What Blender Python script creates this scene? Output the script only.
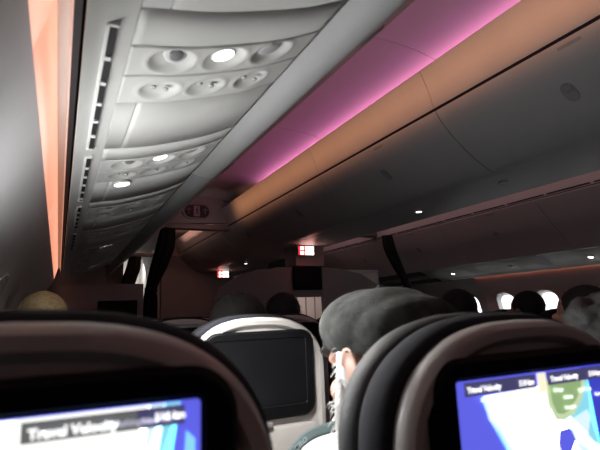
import bpy, bmesh, math, random
from mathutils import Vector, Matrix, noise
random.seed(7)
S = bpy.context.scene
COL = S.collection
for o in list(bpy.data.objects):
    bpy.data.objects.remove(o)

# ------------------------------------------------------------------ camera, world, exposure, cabin lights
CX, CZ = -2.41, 1.17                       # the eye: window seat, seated
FPX = 485.0
def _n(v): return v.normalized()
dY = _n(Vector((58 - 300, -(322 - 225), -FPX)))
_x0 = Vector((1300 - 300, -(275 - 225), -FPX))
dX = _n(_x0 - dY * _x0.dot(dY))
dZ = dX.cross(dY)
R = Matrix((dX, dY, dZ))                   # camera space -> cabin space
cam_data = bpy.data.cameras.new('camera')
cam = bpy.data.objects.new('camera', cam_data)
COL.objects.link(cam)
cam.matrix_world = Matrix.Translation((CX, 0, CZ)) @ R.to_4x4()
cam_data.sensor_fit = 'HORIZONTAL'
cam_data.sensor_width = 36.0
cam_data.lens = FPX / 600 * 36.0
cam_data.clip_start = 0.01
cam_data.dof.use_dof = True
cam_data.dof.focus_distance = 3.0
cam_data.dof.aperture_fstop = 7.5
S.camera = cam

S.view_settings.view_transform = 'Standard'
S.view_settings.look = 'None'
S.view_settings.gamma = 1.0
S.view_settings.use_curve_mapping = False
S.view_settings.exposure = 0.0

w = bpy.data.worlds.new('world'); S.world = w; w.use_nodes = True
w.node_tree.nodes['Background'].inputs[0].default_value = (0.55, 0.5, 0.5, 1)
w.node_tree.nodes['Background'].inputs[1].default_value = 0.004

def area(name, loc, target, sx, sy, power, color, spread=180):
    l = bpy.data.lights.new(name, 'AREA')
    l.shape = 'RECTANGLE'; l.size = sx; l.size_y = sy
    l.energy = power; l.color = color; l.spread = math.radians(spread)
    o = bpy.data.objects.new(name, l); COL.objects.link(o)
    z = (Vector(loc) - Vector(target)).normalized()
    y = Vector((0, 1, 0)); y = (y - z * y.dot(z)).normalized(); x = y.cross(z)
    o.matrix_world = Matrix.Translation(loc) @ Matrix((x, y, z)).transposed().to_4x4()
    return o
def spot(name, loc, target, power, color, angle, blend=0.4, size=0.012):
    l = bpy.data.lights.new(name, 'SPOT'); l.energy = power; l.color = color
    l.spot_size = math.radians(angle); l.spot_blend = blend; l.shadow_soft_size = size
    o = bpy.data.objects.new(name, l); COL.objects.link(o); o.location = loc
    o.rotation_euler = (Vector(target) - Vector(loc)).to_track_quat('-Z', 'Y').to_euler()
    return o

# mood lighting in the coves over both aisles
area('cove_light_pink', (-.585, 1.5, 2.432), (-.95, 1.5, 2.52), .02, 6.0, 6.3, (1.0, .25, .62))
area('cove_light_orange', (-1.38, 1.5, 2.25), (-.72, 1.5, 2.325), .03, 7.0, 4.1, (1.0, .42, .20), 36)
area('cove_light_entry', (-1.0, 6.7, 2.30), (-1.0, 6.7, 2.6), .5, 1.6, 4.0, (1.0, .48, .36))
area('cove_light_far_aisle', (.78, 3.0, 2.40), (1.44, 3.0, 2.19), .03, 8.0, 3.0, (1.0, .52, .54), 80)
# lit galley beyond the curtain, and the lit cabin behind the centre partition
area('galley_light', (-1.2, 9.3, 2.1), (-1.2, 9.9, 1.3), .5, .3, 5.0, (1.0, .93, .85))
area('forward_closet_light', (.35, 5.15, 1.56), (.45, 5.6, 1.1), .5, .2, 2.4, (1.0, .75, .65))
# added daylight-coloured fill off the left wall, to lift the service panels
area('panel_fill_left', (-2.62, .90, 1.10), (-2.15, 1.05, 1.6), .36, .24, 3.7, (.97, .98, 1.0), 130)
area('cap_rim_fill', (-2.60, 1.487, 1.235), (-1.98, .68, 1.20), .16, .22, 3.2, (.97, .98, 1.0), 50)  # added fill aimed at the cap for a bright rim
area('wall_wash_right', (2.44, 2.2, 1.545), (2.58, 2.2, 1.30), .02, 5.0, 1.0, (1.0, .25, .14), 150)
area('header_fill', (-1.0, 4.9, 2.12), (-1.0, 5.43, 2.33), .5, .05, .14, (1.0, .62, .60), 120)  # added fill without a fixture, brightens the header wall and its sign
# reading lamps in the service panels over the left block
spot('reading_light_beam', (-2.18, .735, 1.575), (-2.05, 1.05, .8), 44.0, (1.0, .97, .92), 64, .5)
spot('reading_light_beam_second', (-2.18, 1.275, 1.575), (-1.97, .76, .95), 42.0, (1.0, .97, .92), 64, .5)
spot('reading_light_beam_third', (-2.26, 1.50, 1.56), (-2.46, 2.15, .9), 4.5, (1.0, .97, .92), 60, .5)

# ------------------------------------------------------------------ materials
def mat(name, color, rough=.5, var=.06, scale=30, bump=0.0, bscale=None, spec=.5, emit=None, estr=0, metal=0, sheen=0):
    m = bpy.data.materials.new(name); m.use_nodes = True
    nt = m.node_tree; b = nt.nodes['Principled BSDF']
    tc = nt.nodes.new('ShaderNodeTexCoord')
    nz = nt.nodes.new('ShaderNodeTexNoise'); nz.inputs['Scale'].default_value = scale; nz.inputs['Detail'].default_value = 3
    nt.links.new(tc.outputs['Object'], nz.inputs['Vector'])
    rp = nt.nodes.new('ShaderNodeValToRGB')
    c = Vector(color[:3])
    rp.color_ramp.elements[0].position = .3; rp.color_ramp.elements[1].position = .7
    rp.color_ramp.elements[0].color = (*(c * (1 - var)), 1); rp.color_ramp.elements[1].color = (*[min(1, q * (1 + var)) for q in c], 1)
    nt.links.new(nz.outputs['Fac'], rp.inputs['Fac']); nt.links.new(rp.outputs['Color'], b.inputs['Base Color'])
    b.inputs['Roughness'].default_value = rough; b.inputs['Specular IOR Level'].default_value = spec; b.inputs['Metallic'].default_value = metal
    if sheen: b.inputs['Sheen Weight'].default_value = sheen
    if bump:
        n2 = nt.nodes.new('ShaderNodeTexNoise'); n2.inputs['Scale'].default_value = bscale or scale * 10
        nt.links.new(tc.outputs['Object'], n2.inputs['Vector'])
        bp = nt.nodes.new('ShaderNodeBump'); bp.inputs['Strength'].default_value = bump; bp.inputs['Distance'].default_value = .002
        nt.links.new(n2.outputs['Fac'], bp.inputs['Height']); nt.links.new(bp.outputs['Normal'], b.inputs['Normal'])
    if emit:
        b.inputs['Emission Color'].default_value = (*emit, 1); b.inputs['Emission Strength'].default_value = estr
    return m
M = {}
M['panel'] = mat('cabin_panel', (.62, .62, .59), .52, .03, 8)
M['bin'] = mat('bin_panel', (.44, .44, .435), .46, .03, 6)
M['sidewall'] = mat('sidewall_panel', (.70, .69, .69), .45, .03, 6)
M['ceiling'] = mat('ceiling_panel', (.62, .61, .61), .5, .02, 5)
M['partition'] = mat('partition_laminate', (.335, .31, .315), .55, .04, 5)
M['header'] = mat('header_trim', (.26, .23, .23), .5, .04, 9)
M['black'] = mat('black_gap', (.012, .011, .012), .7, .1, 20)
M['shell'] = mat('seat_shell_plastic', (.43, .415, .40), .38, .03, 12)
M['bezel'] = mat('screen_bezel', (.005, .005, .006), .5, .1, 20, spec=.12)
M['offscreen'] = mat('dark_screen', (.006, .0065, .008), .3, .1, 20, spec=.2)
M['navy'] = mat('navy_fabric', (.011, .012, .018), .9, .15, 60, .6, 900, spec=.3)
M['charcoal'] = mat('charcoal_leather', (.016, .016, .017), .65, .12, 40, .35, 350)
M['metal'] = mat('grey_metal', (.30, .30, .31), .35, .05, 20, metal=.9)
M['latch'] = mat('bin_latch', (.30, .30, .295), .5, .05, 20)
M['plastic'] = mat('grey_plastic', (.22, .22, .22), .45, .05, 20)
M['carpet'] = mat('blue_carpet', (.03, .035, .055), .95, .3, 200, .8, 900)
M['curtain'] = mat('black_curtain', (.012, .012, .013), .9, .2, 30, .4, 300)
M['skin'] = mat('skin', (.50, .27, .19), .5, .08, 40, .2, 300)
M['white_hair'] = mat('white_hair', (.80, .79, .77), .55, .1, 60, .5, 200)
M['blond_hair'] = mat('blond_hair', (.46, .37, .20), .5, .25, 90, .6, 200)
M['dark_hair'] = mat('dark_hair', (.012, .010, .009), .7, .25, 90, .6, 200)
M['black_hair'] = mat('black_hair', (.006, .006, .007), .7, .25, 90, .6, 200)
M['grey_hair'] = mat('grey_hair', (.035, .033, .031), .7, .35, 70, .8, 150)
M['tweed'] = mat('grey_tweed', (.040, .041, .038), .95, .45, 45, .9, 500, spec=.1, sheen=.05)
M['shirt_white'] = mat('white_shirt', (.70, .72, .74), .8, .05, 30, .3, 300)
M['shirt_dark'] = mat('dark_shirt', (.03, .03, .04), .85, .15, 30, .3, 300)
M['trousers'] = mat('dark_trousers', (.03, .032, .04), .9, .15, 30, .3, 300)
M['shoe'] = mat('black_shoe', (.015, .015, .015), .4, .1, 30)
M['eye'] = mat('eye_white', (.75, .74, .72), .2, .02, 30)
M['paper'] = mat('newsprint', (.82, .83, .86), .8, .03, 40)
M['teal'] = mat('teal_print', (.055, .082, .088), .7, .05, 40)
M['teal_light'] = mat('pale_teal_print', (.15, .19, .20), .7, .05, 40)
M['symbol'] = mat('sign_symbol', (.40, .32, .36), .5, .05, 40)
M['symbol_dim'] = mat('sign_arrow', (.20, .16, .17), .5, .05, 40)
M['signblack'] = mat('sign_black', (.012, .008, .010), .35, .1, 20)
M['signring'] = mat('sign_ring', (.34, .28, .27), .4, .05, 20)
M['window_rim'] = mat('window_rim', (.50, .50, .50), .45, .03, 10)
M['dimmed'] = mat('dimmed_window', (.02, .025, .04), .1, .1, 5, emit=(.3, .4, .6), estr=.03)
def emi(name, c, s): return mat(name, c, .5, .02, 20, emit=c, estr=s)
M['daylight'] = emi('daylight_pane', (.95, .98, 1.0), 2.2)
M['strip'] = mat('orange_light_lens', (.70, .62, .58), .5, .02, 8, emit=(1.0, .39, .25), estr=.9)
M['strip_dim'] = mat('dim_orange_light_lens', (.6, .5, .45), .5, .02, 8, emit=(1.0, .28, .15), estr=.12)
M['lamp_on'] = emi('lit_reading_lens', (1.0, .98, .94), 6.0)
M['lamp_low'] = emi('faint_reading_lens', (1.0, .98, .96), 2.0)
M['lamp_off'] = mat('clear_lens', (.5, .5, .5), .15, .02, 30)
M['led_white'] = emi('sign_white', (1.0, .93, .86), 3.0)
M['led_red'] = emi('sign_red', (1.0, .03, .05), 1.6)
M['ocean'] = emi('map_ocean', (.115, .125, .78), 1.0)
M['ocean_deep'] = emi('map_deep_ocean', (.05, .06, .52), 1.0)
M['land'] = emi('map_bright_land', (1.0, 1.0, .95), 1.25)
M['green'] = emi('map_green_land', (.28, .42, .19), 1.0)
M['shelf'] = emi('map_shallow_sea', (.27, .70, .86), 1.0)
M['pale'] = emi('map_pale_coast', (.72, .93, .98), 1.0)
M['green_pale'] = emi('map_pale_green', (.55, .68, .42), 1.0)
M['bar'] = emi('map_header_bar', (.060, .055, .135), 1.0)
M['bar_grey'] = emi('map_header_bar_grey', (.115, .120, .125), 1.0)
M['tab'] = emi('map_tab', (1.0, .93, .66), 1.0)
M['map_text'] = emi('map_text', (1, 1, 1), 1.4)
M['map_text_dim'] = emi('map_text_dim', (.42, .42, .50), 1.0)

# ------------------------------------------------------------------ helpers
def link(name, me, m=None, parent=None, smooth=True):
    if isinstance(me, bmesh.types.BMesh):
        bm = me
        bmesh.ops.recalc_face_normals(bm, faces=bm.faces)
        me = bpy.data.meshes.new(name); bm.to_mesh(me); bm.free()
    if smooth:
        for p in me.polygons: p.use_smooth = True
    o = bpy.data.objects.new(name, me); COL.objects.link(o)
    if m: me.materials.clear(); me.materials.append(m)
    if parent: o.parent = parent
    return o
def auto_smooth(o, ang=35):
    try:
        o.data.set_sharp_from_angle(angle=math.radians(ang))
    except Exception: pass
    return o
def tag(o, label=None, cat=None, group=None, kind=None):
    for k, v in (('label', label), ('category', cat), ('group', group), ('kind', kind)):
        if v: o[k] = v
    return o
def empty(name, loc=(0, 0, 0), label=None, cat=None, group=None, rz=0):
    o = bpy.data.objects.new(name, None); COL.objects.link(o); o.location = loc; o.rotation_euler = (0, 0, rz)
    o.empty_display_size = .05
    return tag(o, label, cat, group)
def copy_tree(o, parent=None):
    c = o.copy(); COL.objects.link(c)
    if parent: c.parent = parent; c.matrix_parent_inverse = o.matrix_parent_inverse.copy()
    for ch in list(o.children): copy_tree(ch, c)
    return c
def box(bm, x0, x1, y0, y1, z0, z1, bev=0):
    r = bmesh.ops.create_cube(bm, size=1)
    vs = r['verts']
    for v in vs:
        v.co = Vector(((x0 + x1) / 2 + v.co.x * (x1 - x0), (y0 + y1) / 2 + v.co.y * (y1 - y0), (z0 + z1) / 2 + v.co.z * (z1 - z0)))
    if bev:
        es = list({e for v in vs for e in v.link_edges})
        bmesh.ops.bevel(bm, geom=es, offset=bev, segments=3, affect='EDGES', profile=.5)
    return bm
def boxo(name, a, m, parent=None, bev=0.004):
    bm = bmesh.new(); box(bm, *a, bev=bev)
    return auto_smooth(link(name, bm, m, parent))
def catmull(pts, n=6):
    P = [Vector(p) for p in pts]; out = []
    for i in range(len(P) - 1):
        p0 = P[i - 1] if i else P[0] * 2 - P[1]; p1 = P[i]; p2 = P[i + 1]; p3 = P[i + 2] if i + 2 < len(P) else P[-1] * 2 - P[-2]
        for k in range(n):
            t = k / n
            out.append(.5 * ((2 * p1) + (p2 - p0) * t + (2 * p0 - 5 * p1 + 4 * p2 - p3) * t * t + (3 * p1 - p0 - 3 * p2 + p3) * t ** 3))
    out.append(P[-1]); return out
def slab(prof, y0, y1, thick, up=True, s=1, bm=None):
    """closed slab swept along Y: prof is a list of (x,z); thickness is laid on the side away from the cabin"""
    bm = bm or bmesh.new()
    P = [Vector((p[0], p[1])) for p in prof]; Q = []
    for i, p in enumerate(P):
        a = P[max(i - 1, 0)]; b = P[min(i + 1, len(P) - 1)]; t = (b - a).normalized()
        nrm = Vector((-t.y, t.x)) * (1 if up else -1)
        Q.append(p + nrm * thick)
    ring = P + Q[::-1]
    A = [bm.verts.new((s * p.x, y0, p.y)) for p in ring]; B = [bm.verts.new((s * p.x, y1, p.y)) for p in ring]
    n = len(ring)
    for i in range(n):
        bm.faces.new((A[i], A[(i + 1) % n], B[(i + 1) % n], B[i]))
    m_ = len(P)
    for L in (A, B):
        for i in range(m_ - 1):
            bm.faces.new((L[i], L[i + 1], L[n - 2 - i], L[n - 1 - i]))
    return bm
def loft(bm, loops, cap0=True, cap1=True):
    V = [[bm.verts.new(p) for p in L] for L in loops]
    n = len(V[0])
    for a, b in zip(V, V[1:]):
        for i in range(n): bm.faces.new((a[i], a[(i + 1) % n], b[(i + 1) % n], b[i]))
    if cap0: bm.faces.new(V[0])
    if cap1: bm.faces.new(V[-1][::-1])
    return bm
def rrect(hw, z0, z1, r, n=6):
    out = []
    for cx, cz, a0 in ((hw - r, z1 - r, 0), (-hw + r, z1 - r, 90), (-hw + r, z0 + r, 180), (hw - r, z0 + r, 270)):
        for k in range(n + 1):
            a = math.radians(a0 + 90 * k / n); out.append((cx + r * math.cos(a), cz + r * math.sin(a)))
    return out
def disc(bm, c, r, nrm, h, n=20, sx=1.0):
    nrm = Vector(nrm).normalized(); a = nrm.orthogonal().normalized() if abs(nrm.y) > .9 else Vector((0, 1, 0)).cross(nrm).normalized(); b = nrm.cross(a)
    c = Vector(c)
    ring = lambda rr, hh: [c + nrm * hh + a * (rr * sx * math.cos(t)) + b * (rr * math.sin(t)) for t in [2 * math.pi * k / n for k in range(n)]]
    return loft(bm, [ring(r, 0), ring(r, h * .7), ring(r * .85, h)])

# ------------------------------------------------------------------ the cabin shell
Y0, Y1 = -1.6, 8.1
def struct(name, bm, m, smooth=True, ang=40):
    o = link(name, bm, m, None, smooth); auto_smooth(o, ang); return tag(o, kind='structure')
bm = bmesh.new(); box(bm, -2.75, 2.75, Y0, 10.0, -.05, 0); struct('floor', bm, M['carpet'], False)
WALL = [(0, 2.64), (.2, 2.66), (.5, 2.70), (.8, 2.72), (1.0, 2.71), (1.2, 2.655), (1.35, 2.58), (1.53, 2.457)]
WC = catmull([(b, a) for a, b in WALL], 10)
def wallx(z):
    for a, b in zip(WC, WC[1:]):
        if a.y <= z <= b.y + 1e-9: return a.x + (b.x - a.x) * (z - a.y) / (b.y - a.y + 1e-12)
    return WC[-1].x
WIN_Y = [round(-.853 + .585 * k, 3) for k in range(11)]       # window centres along the wall
WZ0, WZ1, WHW, WR = .86, 1.325, .14, .115
def side_wall(s):
    bm = bmesh.new()
    yb = [Y0] + [(a + b) / 2 for a, b in zip(WIN_Y, WIN_Y[1:])]
    yb = [Y0, WIN_Y[0] - .2925] + [(a + b) / 2 for a, b in zip(WIN_Y, WIN_Y[1:])] + [WIN_Y[-1] + .2925, Y1]
    lo, hi = .74, 1.40
    def strip(z0, z1, ya, yb_, n):
        zs = [z0 + (z1 - z0) * k / n for k in range(n + 1)]
        A = [[bm.verts.new((s * wallx(z), y, z)) for z in zs] for y in (ya, yb_)]
        for i in range(n): bm.faces.new((A[0][i], A[0][i + 1], A[1][i + 1], A[1][i]))
    for a, b in zip(yb, yb[1:]):
        strip(0, lo, a, b, 14); strip(hi, 1.53, a, b, 5)
        wc = [w_ for w_ in WIN_Y if a < w_ < b]
        if not wc: strip(lo, hi, a, b, 14); continue
        c = wc[0]
        ring = rrect(WHW, WZ0, WZ1, WR, 8)
        n = len(ring); outer = []
        for (u, z) in ring:
            du, dz = u, z - (WZ0 + WZ1) / 2
            k = min((b - c) / abs(du) if abs(du) > 1e-6 else 9e9, ((hi - lo) / 2) / abs(dz) if abs(dz) > 1e-6 else 9e9)
            k2 = k
            uu, zz = du * k2, (WZ0 + WZ1) / 2 + dz * k2
            zz = min(max(zz, lo), hi)
            outer.append((uu, zz))
        NL = 6
        loops = []
        for j in range(NL + 1):
            t = j / NL
            loops.append([bm.verts.new((s * wallx(o_[1] * (1 - t) + r_[1] * t), c + o_[0] * (1 - t) + r_[0] * t, o_[1] * (1 - t) + r_[1] * t)) for o_, r_ in zip(outer, ring)])
        # reveal going outward through the wall, narrowing to the pane
        for d, k in ((.012, .97), (.06, .86)):
            zc = (WZ0 + WZ1) / 2
            loops.append([bm.verts.new((s * (wallx(zc + (z - zc) * k) + d), c + u * k, zc + (z - zc) * k)) for u, z in ring])
        for A, B in zip(loops, loops[1:]):
            for i in range(n): bm.faces.new((A[i], A[(i + 1) % n], B[(i + 1) % n], B[i]))
        corners = {}
        for i in range(n):      # fill the corner triangles left by the radial projection
            p, q = outer[i], outer[(i + 1) % n]
            if abs(p[0] - q[0]) > 1e-5 and abs(p[1] - q[1]) > 1e-5:
                cu = p[0] if abs(abs(p[0]) - (b - c)) < 1e-4 else q[0]; cz_ = p[1] if abs(p[1] - lo) < 1e-4 or abs(p[1] - hi) < 1e-4 else q[1]
                v = bm.verts.new((s * wallx(cz_), c + cu, cz_)); bm.faces.new((loops[0][i], loops[0][(i + 1) % n], v))
    return bm
for s, nm in ((-1, 'wall_left'), (1, 'wall_right')): struct(nm, side_wall(s), M['sidewall'], True, 50)
k = 0
for s in (-1, 1):
    for c in WIN_Y:
        k += 1
        if s == -1 and not (-.3 < c < 4.7) or s == 1 and c < 1.4: continue
        bright = (s == 1) or .5 < c < 1.6  # left panes out of view are lit too, added to match the fill
        zc = (WZ0 + WZ1) / 2
        bm = bmesh.new()
        pr = [(s * (wallx(zc + (z - zc) * .86) + .058), c + u * .87, zc + (z - zc) * .87) for u, z in rrect(WHW, WZ0, WZ1, WR, 8)]
        pb = [(p[0] + s * .008, p[1], p[2]) for p in pr]
        loft(bm, [pr, pb])
        o = struct('window_%d' % k, bm, M['daylight'] if bright else M['dimmed'], False)
        bm = bmesh.new()
        L = [[(s * (wallx(z2) + d), c + u * f, z2) for u, z in rrect(WHW, WZ0, WZ1, WR, 8) for z2 in [zc + (z - zc) * f]] for f, d in ((1.0, .004), (1.06, -.004), (1.10, -.002), (1.11, .006))]
        loft(bm, L, False, False)
        f = link('window_frame', bm, M['window_rim'], o)
bm = bmesh.new(); box(bm, -2.75, 2.75, Y0 - .05, Y0, 0, 2.6); struct('wall_back', bm, M['partition'], False)
bm = bmesh.new(); box(bm, -2.75, 2.75, 9.95, 10.0, 0, 2.6); struct('wall_front', bm, M['sidewall'], False)
CEIL = [(1.52, 2.25), (1.44, 2.37), (1.27, 2.49), (1.02, 2.54), (.80, 2.535), (.62, 2.50), (.51, 2.47), (.47, 2.40)]
YS = [-1.6, .55, 1.85, 3.15, 4.45, 5.43]
n_ = 0
bm = bmesh.new()
for s in (-1, 1):
    cp = catmull([(p[0], p[1]) for p in CEIL], 5)
    for a, b in zip(YS, YS[1:]): slab(cp, a + .002, b - .002, .02, False, s, bm)
    slab(cp, 5.52, 9.95, .02, False, s, bm)
struct('ceiling', bm, M['ceiling'])
# smooth fascia over the outboard bins with its slots, and the lit rim
for s, nm in ((-1, 'trim_1'), (1, 'trim_2')):
    bm = bmesh.new()
    slab([(1.462, 2.118), (1.455, 2.15), (1.445, 2.205), (1.455, 2.222), (1.50, 2.225)], Y0, Y1, .012, False, s, bm)
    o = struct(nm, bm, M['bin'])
    bm = bmesh.new()
    y = -1.5
    while y < 7.6:
        box(bm, min(s * 1.4595, s * 1.447), max(s * 1.4595, s * 1.447), y, y + .40, 2.128, 2.137); y += .433
    tag(link('air_slot', bm, M['black'], o, False), kind='structure')
# orange-lit valance of the centre bins
VAL = catmull([(.665, 2.213), (.675, 2.235), (.70, 2.315), (.735, 2.392), (.743, 2.410), (.735, 2.417), (.70, 2.414)], 4)
for s, nm in ((-1, 'trim_3'), (1, 'trim_4')):
    bm = bmesh.new()
    for a, b in zip([-1.6, .55, 1.85, 3.15, 4.45, 5.75, 7.05], [.55, 1.85, 3.15, 4.45, 5.75, 7.05, 8.1]): slab(VAL, a + .0015, b - .0015, .012, True, s, bm)
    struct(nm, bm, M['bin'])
# spine above the centre bins, and the centre underside
bm = bmesh.new(); box(bm, -.58, .58, Y0, Y1, 2.36, 2.40); struct('trim_5', bm, M['black'], False)
UND = catmull([(-.235, 1.892), (-.12, 1.884), (0, 1.882), (.12, 1.884), (.235, 1.892)], 4)
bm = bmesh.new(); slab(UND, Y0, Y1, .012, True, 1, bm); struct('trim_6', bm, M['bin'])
# the dark gap beside the left and right service panels, and the trim over the light strip
for s, nm in ((-1, 'trim_7'), (1, 'trim_8')):
    bm = bmesh.new()
    slab([(2.4105, 1.585), (2.415, 1.632), (2.432, 1.632)], Y0, Y1, .006, True, s, bm)
    struct(nm, bm, M['panel'])
for s, nm in ((-1, 'trim_9'), (1, 'trim_10')):
    bm = bmesh.new(); a = sorted((s * 2.3995, s * 2.410)); box(bm, a[0], a[1], Y0, 4.75, 1.580, 1.66)  # solid black box, the shade of the gap put into its colour
    struct(nm, bm, M['black'], False)
# sidewall light strips
for s, m_, lab in ((-1, 'strip', 'glowing orange light strip running along the wall above the windows, full height at the left edge'),
                   (1, 'strip_dim', 'dim orange light strip along the far wall above the bright windows')):
    e = empty('wall_light_strip', (s * 2.45, 0, 1.53), lab, 'light strip')
    for i, (a, b) in enumerate(zip([-1.6, -.5, .7, 1.9, 3.1, 4.3], [-.5, .7, 1.9, 3.1, 4.3, 4.72])):
        bm = slab([(2.459 - 2.45, 0), (2.445 - 2.45, .05), (2.432 - 2.45, .10)], a + .001, b - .001, .006, False, s)
        link('lens', bm, M[m_], e)

# ------------------------------------------------------------------ overhead bins
ODOOR = catmull([(2.008, 1.668), (1.965, 1.657), (1.925, 1.664), (1.895, 1.70), (1.80, 1.80), (1.68, 1.905), (1.56, 2.02), (1.468, 2.103)], 5)
CDOOR = catmull([(.238, 1.893), (.30, 1.905), (.42, 1.97), (.54, 2.06), (.62, 2.14), (.652, 2.188), (.655, 2.202)], 5)
def at_profile(P, t):
    L = [0]
    for a, b in zip(P, P[1:]): L.append(L[-1] + (b - a).length)
    d = t * L[-1]
    for i in range(len(P) - 1):
        if d <= L[i + 1]:
            k = (d - L[i]) / (L[i + 1] - L[i] + 1e-9); tt = (P[i + 1] - P[i]).normalized(); return P[i].lerp(P[i + 1], k), tt
    return P[-1], (P[-1] - P[-2]).normalized()
def make_bin(P, s, ln, out, latch_t, latch_scale=1.0):
    root = empty('overhead_bin')
    bm = slab(P, .003, ln - .003, .014, out > 0, s); link('door', bm, M['bin'], root); auto_smooth(root.children[0], 60)
    # bin body behind the door
    bm = bmesh.new()
    q0 = P[2]; q1 = P[-2]
    d = -out
    if out < 0:     # outboard: body towards the hull
        poly = [(q0.x + .02, q0.y + .03), (q1.x + .04, q1.y - .01), (1.62, 2.20), (2.10, 2.10), (2.36, 1.78), (2.30, 1.70)]
    else:
        poly = [(.02, 1.93), (.25, 1.93), (.56, 2.13), (.60, 2.25), (.55, 2.34), (.02, 2.34)]
    loft(bm, [[(s * x, .006, z) for x, z in poly], [(s * x, ln - .006, z) for x, z in poly]])
    link('bin_body', bm, M['black'], root, False)
    # oval latch: a raised ring with a thumb plate
    p, t = at_profile(P, latch_t)
    nrm = Vector((-t.y, t.x)) * (-1 if out > 0 else 1)
    nrm3 = Vector((s * nrm.x, 0, nrm.y)); tan3 = Vector((s * t.x, 0, t.y)); y3 = Vector((0, 1, 0))
    c = Vector((s * p.x, ln * .5, p.y))
    def oval(rw, rh, h): return [c + tan3 * (rh * math.copysign(abs(math.sin(a)) ** .8, math.sin(a))) + y3 * (rw * math.copysign(abs(math.cos(a)) ** .8, math.cos(a))) + nrm3 * h for a in [2 * math.pi * k / 28 for k in range(28)]]
    bm = bmesh.new(); q = latch_scale
    loft(bm, [oval(.030 * q, .048 * q, -.004), oval(.030 * q, .048 * q, .002), oval(.026 * q, .044 * q, .0035), oval(.024 * q, .042 * q, .001)])
    l = link('latch', bm, M['latch'], root)
    bm = bmesh.new(); c = c + tan3 * .022
    loft(bm, [oval(.021 * q, .018 * q, 0), oval(.021 * q, .018 * q, .005), oval(.018 * q, .015 * q, .006)])
    link('thumb_plate', bm, M['latch'], l)
    # small placard near the door's upper edge
    p, t = at_profile(P, .95); nrm = Vector((-t.y, t.x)) * (-1 if out > 0 else 1)
    nrm3 = Vector((s * nrm.x, 0, nrm.y)); tan3 = Vector((s * t.x, 0, t.y)); c = Vector((s * p.x, ln * .42, p.y))
    bm = bmesh.new()
    L = [[c + tan3 * b * .007 + y3 * a * .05 + nrm3 * h for a, b in ((-1, -1), (1, -1), (1, 1), (-1, 1))] for h in (-.002, .0012)]
    loft(bm, L); link('placard', bm, M['latch'], root, False)
    return root
ordn = ['nearest', 'second', 'third', 'fourth', 'fifth', 'sixth', 'seventh']
def bins(P, s, out, ys, labels, group, lt):
    protos = {}
    for i, (a, b) in enumerate(zip(ys, ys[1:])):
        ln = round(b - a, 3)
        if ln not in protos: protos[ln] = make_bin(P, s, ln, out, lt); o = protos[ln]
        else: o = copy_tree(protos[ln])
        o.location = (0, a, 0); tag(o, labels[i], 'overhead bin', group)
YC = [-.75, .55, 1.85, 3.15, 4.45, 5.75, 7.05, 8.09]
YO = [-.93, .35, 1.65, 2.95, 4.25, 5.42, 6.72, 8.09]
bins(CDOOR, -1, 1, YC, ['centre overhead bin nearest the camera, cut by the upper right corner of the frame',
     'grey centre overhead bin with an oval latch, largest at upper right', 'grey centre overhead bin in the middle, next one ahead of the largest',
     'dim centre overhead bin just before the red exit sign nearest', 'dim centre overhead bin beside the header beam of the left aisle',
     'pale centre overhead bin beyond the header beam', 'last centre overhead bin, curving onto the far partition'], 'centre overhead bins', .60)
bins(CDOOR, 1, 1, YC, ['far side centre bin facing the right aisle, %s from the camera' % q for q in ordn], 'centre overhead bins facing the right aisle', .60)
bins(ODOOR, -1, -1, YO, ['left overhead bin above the window seats, %s from the camera' % q for q in ordn], 'left overhead bins', .62)
bins(ODOOR, 1, -1, YO, ['right overhead bin over the far windows, %s from the camera' % q for q in ordn], 'right overhead bins', .60)

# ------------------------------------------------------------------ service panels under the outboard bins
PSU = catmull([(2.396, 1.532), (2.37, 1.548), (2.33, 1.563), (2.25, 1.578), (2.175, 1.599), (2.09, 1.628), (2.014, 1.664)], 8)
def psu_pt(t): return at_profile(PSU, t)
def psu_mesh(s, y0, y1, bowls, t0=.175, t1=1.0, dy=.006, nt=70, thick=.012, edge=.003):
    """curved panel with round bowls pressed up into it; bowls = (t, y, radius, depth)"""
    bm = bmesh.new()
    ny = max(2, int((y1 - y0) / dy)) if bowls else 2
    nt_ = nt if bowls else 24
    rows = []
    tot = sum((b - a).length for a, b in zip(PSU, PSU[1:]))
    for j in range(ny + 1):
        y = y0 + (y1 - y0) * j / ny; row = []
        for i in range(nt_ + 1):
            t = t0 + (t1 - t0) * i / nt_
            p, tn = psu_pt(t); nrm = Vector((tn.y, -tn.x))        # points down into the cabin or up: fix below
            if nrm.y < 0: nrm = -nrm
            d = 0
            for (bt, by, br, bd) in bowls:
                r = math.hypot((t - bt) * tot, y - by) / br
                if r < 1: d = max(d, bd * (1 - r ** 3) ** .8)
                elif r < 1.25: d -= .0022 * math.sin((r - 1) / .25 * math.pi)
            q = p + nrm * d
            row.append(bm.verts.new((s * q.x, y, q.y)))
        rows.append(row)
    for a, b in zip(rows, rows[1:]):
        for i in range(nt_): bm.faces.new((a[i], a[i + 1], b[i + 1], b[i]))
    r = bmesh.ops.extrude_face_region(bm, geom=bm.faces[:])
    for v in r['geom']:
        if isinstance(v, bmesh.types.BMVert): v.co.z += thick
    return bm
def lens(root, s, t, y, m, r=.017, drop=0.010, name='reading_light', tilt=0):
    p, tn = psu_pt(t); nrm = Vector((tn.y, -tn.x)); nrm = nrm if nrm.y < 0 else -nrm
    c = Vector((s * p.x, y, p.y)) - Vector((s * nrm.x, 0, nrm.y)) * drop
    n3 = Vector((s * nrm.x, tilt, nrm.y)).normalized()
    bm = bmesh.new(); disc(bm, c, r * 1.25, n3, .008); a = link(name, bm, M['panel'], root)
    bm = bmesh.new(); disc(bm, c + n3 * .006, r, n3, .004); link('lens', bm, m, a)
    return a
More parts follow.
